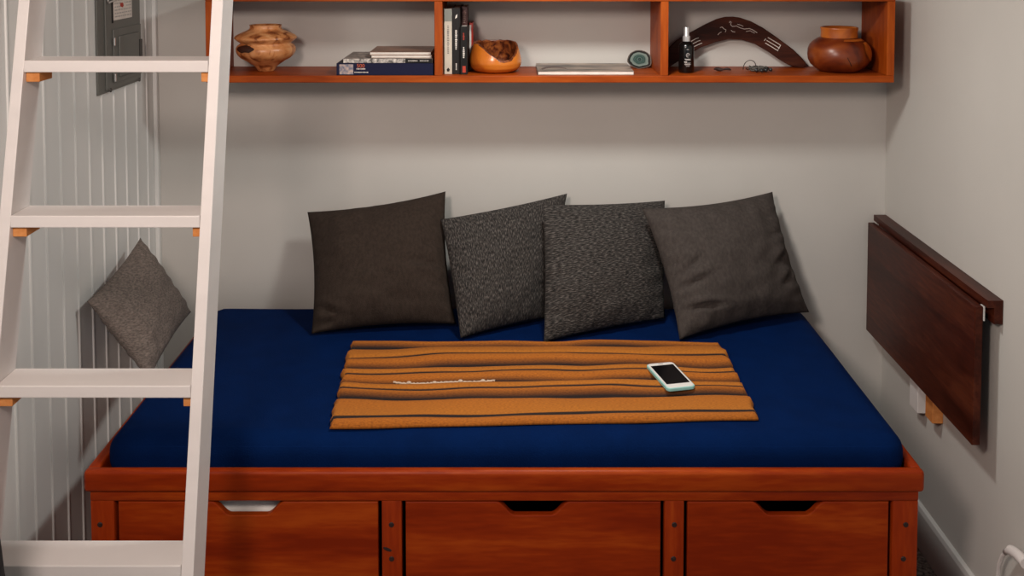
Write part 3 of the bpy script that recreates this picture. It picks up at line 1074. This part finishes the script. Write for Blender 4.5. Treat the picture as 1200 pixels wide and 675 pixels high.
front = bm.verts.new(apos(0, 0, -0.005))
uvs[front] = (0, 0)
rows = []
for j in range(1, NR + 1):
    row = []
    for i in range(NA):
        v = bm.verts.new(apos(2 * PI * i / NA, j / NR, -0.005))
        uvs[v] = (j / NR, i / NA)
        row.append(v)
    rows.append(row)
back = []
for i in range(NA):
    v = bm.verts.new(apos(2 * PI * i / NA, 0.97, 0.004))
    uvs[v] = (1.0, i / NA)
    back.append(v)
for i in range(NA):
    bm.faces.new((front, rows[0][i], rows[0][(i + 1) % NA]))
    bm.faces.new((rows[-1][i], back[i], back[(i + 1) % NA], rows[-1][(i + 1) % NA]))
for A, B in zip(rows, rows[1:]):
    for i in range(NA):
        bm.faces.new((A[i], B[i], B[(i + 1) % NA], A[(i + 1) % NA]))
bm.faces.new(back)
bmesh.ops.recalc_face_normals(bm, faces=bm.faces[:])
for f in bm.faces:
    for lp in f.loops:
        lp[uvl].uv = uvs[lp.vert]
mb = MB()
mb.bm.free()
mb.bm = bm
zmin = min(v.co.z for v in bm.verts)
mb.map(lambda v: (v.x, v.y, v.z + ZS - zmin))
tag(mb.build('agate_slice', agate_material(), None), 'dark-rimmed green agate slice propped by the shelf divider', 'stone')

# ------------------------------------------------------------------ boomerang
sB = 3.365 / 1230.0


def bpx(x, yv):
    """outline of the boomerang, shelf plane"""
    return ((x - 600) * sB, 1.8 - (yv + 68) * sB * 0.9972 - 0.0005)


top_ = [(776, 64), (784, 55.5), (793, 47), (810, 37.5), (828, 28), (842, 21.6), (852.5, 19), (862, 18.8), (870, 20), (882, 24), (896, 31.5), (910, 41.2), (921, 49.5), (931, 57), (941, 67)]
tip = [(944.5, 71.5), (945.5, 75.5), (943.5, 77.8), (938, 78.3)]
bot_ = [(932, 77.2), (925, 75), (914, 68.6), (902, 60), (885, 50), (870, 45.6), (855, 45), (840, 48.8), (822, 55), (805, 65), (792, 73), (784, 78), (776, 78.3)]
out = [bpx(*p) for p in top_ + tip + bot_]
zlow = min(p[1] for p in out)
out = [(x, z - zlow + ZS) for x, z in out]
boom = thing('boomerang', 'dark brown painted wooden boomerang leaning on the wall at the shelf right side', 'boomerang', (0.70, -0.03, ZS))
BOOM = wood('boomerang_wood', (0.022, 0.006, 0.0035), (0.050, 0.012, 0.006), (0.080, 0.022, 0.010), 'X', 0.4, 1.5)


def by(z):
    return -0.046 + (z - ZS) * 0.19


mb = MB().prism(out, 'Y', 0.0, 0.011, 0.0025)
mb.map(lambda v: (v.x, v.y + by(v.z), v.z))
mb.build('blade', BOOM, boom)


def mark(mb, pts, w=0.0011):
    P = []
    for x, yv in pts:
        X, Z = bpx(x, yv)
        Z = Z - zlow + ZS
        P.append((X, by(Z) - 0.0001, Z))
    mb.tube(P, w, 6)


mm = MB()
for d in ((0, 0), (1.6, 3.0), (3.2, 6.2)):
    mark(mm, [(811 + d[0], 47.5 + d[1]), (817 + d[0] * 1.3, 44.3 + d[1]), (820 + d[0] * 1.2, 43.4 + d[1])])
mm.build('line_markings', WPRINT, boom, label='white painted lines beside the bottle')
mm = MB()
for d in ((0, 0), (-1.7, 3.3), (-3.4, 6.4)):
    mark(mm, [(901.5 + d[0], 43.0 + d[1]), (909 + d[0], 47.5 + d[1]), (916.5 + d[0], 52.2 + d[1])], 0.0013)
mark(mm, [(897, 47), (899, 44.5)], 0.0011)
mark(mm, [(913, 57), (916, 52.5)], 0.0011)
mm.build('line_markings', WPRINT, boom, label='white painted lines near the right tip')
mm = MB()
mark(mm, [(856.5, 26), (857.5, 24.2), (859, 25), (858, 28.2), (860, 30.2), (865, 29.6), (869, 31.8), (874, 33.2), (880, 32.6), (884, 34.2), (889, 37.5)], 0.0010)
mark(mm, [(858.5, 34.5), (860, 36.2), (863, 36.6)], 0.0009)
mark(mm, [(845.5, 31.5), (848, 30.8), (850, 33.0), (852.5, 34.2), (851.5, 36.8)], 0.0009)
mark(mm, [(842.5, 40), (845, 37.5), (847, 36.6)], 0.0009)
mark(mm, [(866, 27.5), (870, 28.6), (873, 30)], 0.0008)
mark(mm, [(876, 36), (881, 35.2), (886, 38)], 0.0008)
mm.build('figure_markings', WPRINT, boom, label='thin wavy white painted marks')

# ------------------------------------------------------------------ spray bottle
BX = (0.5405, -0.160)
bt = thing('spray_bottle', 'small black bottle with silver cap standing before the boomerang', 'bottle', (*BX, ZS))
MB().lathe([(0.0225, 0.0), (0.0240, 0.002), (0.0240, 0.078), (0.0230, 0.085), (0.0180, 0.092), (0.0120, 0.096), (0.0108, 0.098)], (*BX, ZS), 36).build('body', mat('bottle_black', (0.004, 0.004, 0.004), 0.2), bt, True)
MB().lathe([(0.0112, 0.0955), (0.0116, 0.097), (0.0116, 0.112), (0.0090, 0.1135), (0.0082, 0.116), (0.0080, 0.137), (0.0070, 0.140), (0.002, 0.1405)], (*BX, ZS), 28).build('cap', ALU, bt, True, label='silver spray cap')


def onb(dx, z):
    r = 0.0242
    return (BX[0] + dx, BX[1] - math.sqrt(r * r - dx * dx), ZS + z)


mm = MB()
mm.tube([onb(0.001 + 0.0052 * math.cos(a), 0.0555 + 0.0058 * math.sin(a)) for a in [i * 2 * PI / 20 for i in range(17)]], 0.0008, 6)
mm.tube([onb(0.001 + 0.0024 * math.cos(a), 0.0545 + 0.0024 * math.sin(a)) for a in [i * 2 * PI / 20 for i in range(12)]], 0.0007, 6)
for z, a, b_, w in ((0.043, -0.0085, 0.0085, 0.0011), (0.0405, -0.006, 0.0095, 0.0007), (0.0345, -0.0095, -0.0015, 0.0020), (0.0310, -0.009, 0.0095, 0.0008), (0.0265, -0.0085, 0.009, 0.0013), (0.0215, -0.005, 0.006, 0.0006), (0.073, -0.003, 0.0035, 0.0007)):
    n_ = 9
    mm.tube([onb(a + (b_ - a) * i / n_, z + 0.0009 * math.sin(i * 2.4)) for i in range(n_ + 1)], w, 6)
mm.build('label_print', mat('label_grey', (0.52, 0.48, 0.46), 0.5), bt)

# coil of cord and small dark pod on the shelf
cn = thing('corded_necklace', 'small tangled coil of grey cord with beads on the shelf before the boomerang', 'necklace', (0.768, -0.13, ZS))
path = []
rnd = random.Random(5)
for i in range(190):
    a = i / 190 * 2 * PI * 8
    q = 0.55 + 0.4 * noise.noise(Vector((i * 0.045, 0, 3)))
    path.append((0.768 + 0.042 * q * math.cos(a) + 0.008 * math.sin(i * 0.05), -0.130 + 0.036 * q * math.sin(a), ZS + 0.0035 + 0.016 * (0.5 + 0.5 * math.sin(i * 0.61)) * (1.2 - q)))
MB().tube(path, 0.0016, 6).build('cord', mat('grey_cord', (0.115, 0.105, 0.092), 0.8, 0.5, 300), cn, 'all')
loop = []
for i in range(26):
    t = i / 25
    a = PI * 1.15 * t
    loop.append((0.738 - 0.013 + 0.020 * (1 - math.cos(a)), -0.125 - 0.01 * math.sin(a), ZS + 0.0045 + 0.030 * math.sin(a) ** 0.8 if math.sin(a) > 0 else ZS + 0.0045))
MB().tube(loop, 0.0013, 6).build('loop', mat('dark_wire', (0.055, 0.045, 0.04), 0.6), cn, 'all')
for px_, py_, pz_ in ((0.757, -0.166, 0.007), (0.772, -0.170, 0.007), (0.787, -0.162, 0.007), (0.805, -0.150, 0.007), (0.799, -0.128, 0.008)):
    MB().lathe([(0.0006, -0.006), (0.0045, -0.004), (0.0062, 0), (0.0045, 0.004), (0.0006, 0.006)], (px_, py_, ZS + pz_), 12).build('bead', mat('bead', (0.020, 0.024, 0.026), 0.3), cn, 'all')
sd = thing('seed_pod', 'small dark brown dried pod lying on the shelf beside the spray bottle', 'seed pod', (0.653, -0.13, ZS))
MB().tube([(0.632 + 0.030 * t, -0.135 + 0.006 * math.sin(t * 4), ZS + 0.0062 + 0.001 * math.sin(t * 7)) for t in [i / 16 for i in range(17)]],
          lambda t: 0.0012 + 0.0048 * math.sin(PI * min(1, t * 0.93 + 0.04)) * (1 + 0.12 * math.sin(t * 30)), 10).build('husk', mat('pod', (0.028, 0.010, 0.007), 0.7, 0.4, 200), sd, 'all')
MB().tube([(0.660 + 0.024 * t, -0.133 - 0.006 * t, ZS + 0.0045 + 0.003 * math.sin(t * 3.1)) for t in [i / 10 for i in range(11)]], lambda t: 0.0018 + 0.0022 * math.sin(t * PI), 8).build('stalk', PLUG, sd, 'all')

# ------------------------------------------------------------------ ladder
ld = thing('loft_ladder', 'white painted wooden loft ladder leaning at the left in front of the bed', 'ladder', (-0.86, -1.45, 0))
SLP = 0.243


def yl(z):
    return -1.13 - SLP * (1.529 - z)


DP = 0.086
ztop = 2.22
pts = [(yl(0), 0), (yl(0) + DP, 0), (yl(ztop) + DP, ztop), (yl(ztop), ztop)]
for x0, x1 in ((-1.0855, -1.061), (-0.660, -0.6355)):
    MB().prism(pts, 'X', x0, x1, 0.0015).build('stringer', WHITE, ld)
for z in (0.217, 0.545, 0.8765, 1.2085, 1.5290, 1.857):
    y0 = yl(z) - 0.002
    MB().box(-1.0608, -0.6602, y0, y0 + DP + 0.004, z - 0.0128, z + 0.0128, 0.002).build('tread', WHITE, ld)
    for x0, x1 in ((-1.0606, -1.031), (-0.6785, -0.6604)):
        MB().box(x0, x1, y0 + 0.010, y0 + 0.074, z - 0.0350, z - 0.0130, 0.0015).build('cleat', PINE, ld, label='raw pine cleat')

# ------------------------------------------------------------------ breaker panel on the left wall
XP = XL + 0.0005
bp_ = thing('breaker_panel', 'grey metal electrical breaker panel on the white boarded left wall', 'electrical panel', (XP, -0.31, 1.66))
MB().box(XP, XP + 0.006, -0.480, -0.148, 1.368, 1.905, 0.002).build('cover_plate', STEEL, bp_)
MB().box(XP + 0.006, XP + 0.011, -0.430, -0.156, 1.376, 1.895, 0.0015).build('raised_panel', STEEL, bp_)
dr = MB().box(XP + 0.011, XP + 0.0155, -0.384, -0.162, 1.392, 1.547, 0.002).build('door', STEEL, bp_)
MB().box(XP + 0.0155, XP + 0.020, -0.350, -0.190, 1.405, 1.525, 0.0035, 3).build('embossed_panel', STEEL, dr, True)
for z in (1.512, 1.408):
    MB().tube([(XP + 0.018, -0.387, z - 0.011), (XP + 0.018, -0.387, z + 0.011)], 0.0042, 10).build('hinge', CHROME, dr)
lt = MB().box(XP + 0.0155, XP + 0.021, -0.184, -0.166, 1.418, 1.500, 0.0015).build('latch', STEELD, dr)
MB().box(XP + 0.0205, XP + 0.0235, -0.182, -0.168, 1.422, 1.440, 0.001).build('latch_tab', CHROME, dr)
for yy, zz in ((-0.405, 1.374), (-0.172, 1.374), (-0.405, 1.895), (-0.172, 1.895)):
    MB().lathe([(0.0001, 0), (0.0065, 0), (0.0055, 0.003), (0.0001, 0.0035)], (0, 0, 0), 12, False).map(
        lambda v, yy=yy, zz=zz: (XP + 0.0105 + v.z, yy + v.x, zz + v.y)).build('screw', STEELD, bp_)
lb = MB().box(XP + 0.011, XP + 0.0125, -0.375, -0.228, 1.572, 1.700).build('label_sheet', PAPER, bp_, label='white printed label')
MB().box(XP + 0.011, XP + 0.0122, -0.3865, -0.3755, 1.565, 1.700).build('label_edge', BLACK, bp_)
mm = MB()
rnd = random.Random(2)
for r_ in range(12):
    z = 1.580 + r_ * 0.0095
    yy = -0.365
    while yy < -0.240:
        w = rnd.uniform(0.006, 0.020)
        if not (0.29 < -yy < 0.325 and r_ in (3, 4, 8, 9)):
            mm.box(XP + 0.0124, XP + 0.0129, yy, min(yy + w, -0.235), z, z + 0.0035)
        yy += w + 0.005
mm.build('label_print', mat('print_grey', (0.42, 0.39, 0.37), 0.6), lb)
MB().prism([(-0.322, 1.620), (-0.300, 1.620), (-0.296, 1.611), (-0.304, 1.606), (-0.322, 1.610)], 'X', XP + 0.0124, XP + 0.0131).build('warning_mark', REDP, lb)
MB().box(XP + 0.0124, XP + 0.0131, -0.330, -0.298, 1.660, 1.668).build('bar_mark', BLACK, lb)
wr = [(XP + 0.012, -0.425, 1.70)]
for i in range(9):
    a = i / 8 * PI / 2
    wr.append((XP + 0.016, -0.417 - 0.008 * math.cos(a), 1.634 - 0.008 * math.sin(a)))
wr += [(XP + 0.018, -0.36, 1.634), (XP + 0.012, -0.30, 1.645)]
MB().tube(wr, 0.0028, 8).build('wire_bail', CHROME, bp_, True)

# ------------------------------------------------------------------ fold-down table on the right wall
ft = thing('fold_down_table', 'dark brown wall-mounted drop-leaf table hanging folded on the right wall', 'table', (XR, -0.42, 0.52))
MB().prism([(1.182, 0.909), (XR - 0.0003, 0.909), (XR - 0.0003, 0.849), (1.1985, 0.849), (1.1985, 0.890), (1.182, 0.890)], 'Y', -0.836, -0.012, 0.001).build('wall_rail', DY, ft)
MB().box(1.1575, 1.1785, -0.820, -0.030, 0.533, 0.8885, 0.0018).build('leaf', DY, ft)
for yy in (-0.812,):
    MB().box(1.1787, 1.1825, yy - 0.010, yy + 0.010, 0.852, 0.889, 0.0008).build('hinge', TRIMW, ft, label='pale metal hinge')
MB().box(1.1895, XR - 0.0003, -0.388, -0.325, 0.4165, 0.849, 0.002).build('support_strut', WHITE, ft, label='white painted wall strut')
MB().box(1.1900, XR - 0.0003, -0.495, -0.443, 0.436, 0.849, 0.002).build('support_leg', PINE, ft, label='raw wood folding leg')

# ------------------------------------------------------------------ charger lead on the right wall
ch = thing('power_cord', 'white power cord with ribbed plug on the right wall at the lower corner', 'cord', (XR, -0.93, 0.3))
cx = XR - 0.014
MB().box(XR - 0.006, XR - 0.0003, -1.055, -0.985, 0.300, 0.415, 0.002).build('outlet_plate', PLASTIC, ch)
MB().tube([(cx - 0.012, -1.03, 0.354), (cx - 0.012, -1.00, 0.3535), (cx - 0.012, -0.975, 0.349), (cx - 0.012, -0.958, 0.343)], 0.0125, 16).build('plug_body', PLASTIC, ch, True)
MB().tube([(cx - 0.012, -0.958, 0.343), (cx - 0.012, -0.945, 0.335), (cx - 0.012, -0.932, 0.323)], lambda t: 0.0085 - 0.002 * t + 0.0008 * math.sin(t * 20), 12).build('strain_relief', PLASTIC, ch, 'all')
cp = [(cx - 0.012, -0.936, 0.327), (cx - 0.012, -0.918, 0.306), (cx - 0.011, -0.899, 0.272), (cx - 0.009, -0.890, 0.236), (cx - 0.007, -0.886, 0.19), (cx - 0.005, -0.876, 0.10), (cx - 0.006, -0.89, 0.03), (cx - 0.03, -0.95, 0.006), (cx - 0.06, -1.1, 0.006)]
MB().tube(cp, 0.0052, 10).build('cable', PLASTIC, ch, True)

# ------------------------------------------------------------------ black bag at the lower left edge
BAG = mat('black_canvas', (0.006, 0.006, 0.007), 0.8, 0.2, 60, 0.3, 200)
bgx = thing('black_bag', 'tall black bag at the lower left edge in front of the ladder', 'bag', (-1.02, -1.62, 0))
mb = MB()
mb.merge(rounded_slab(-1.150, -0.875, -1.72, -1.54, 0.0, 0.93, 0.07, cutx=20))
mb.map(lambda v: (v.x - 0.055 * max(0, (v.z - 0.45)) / 0.48 * (1 if v.x > -1.0 else -0.0), v.y + 0.004 * noise.noise(Vector((v.x * 9, v.z * 9, 0))), v.z))
mb.build('body', BAG, bgx, 'all')
MB().tube([(-1.09, -1.63, 0.915)] + [(-1.04 - 0.05 * math.cos(a), -1.63, 0.925 + 0.05 * math.sin(a)) for a in [PI * i / 10 for i in range(1, 10)]] + [(-0.99, -1.63, 0.915)], 0.008, 8).build('handle', BAG, bgx, True)
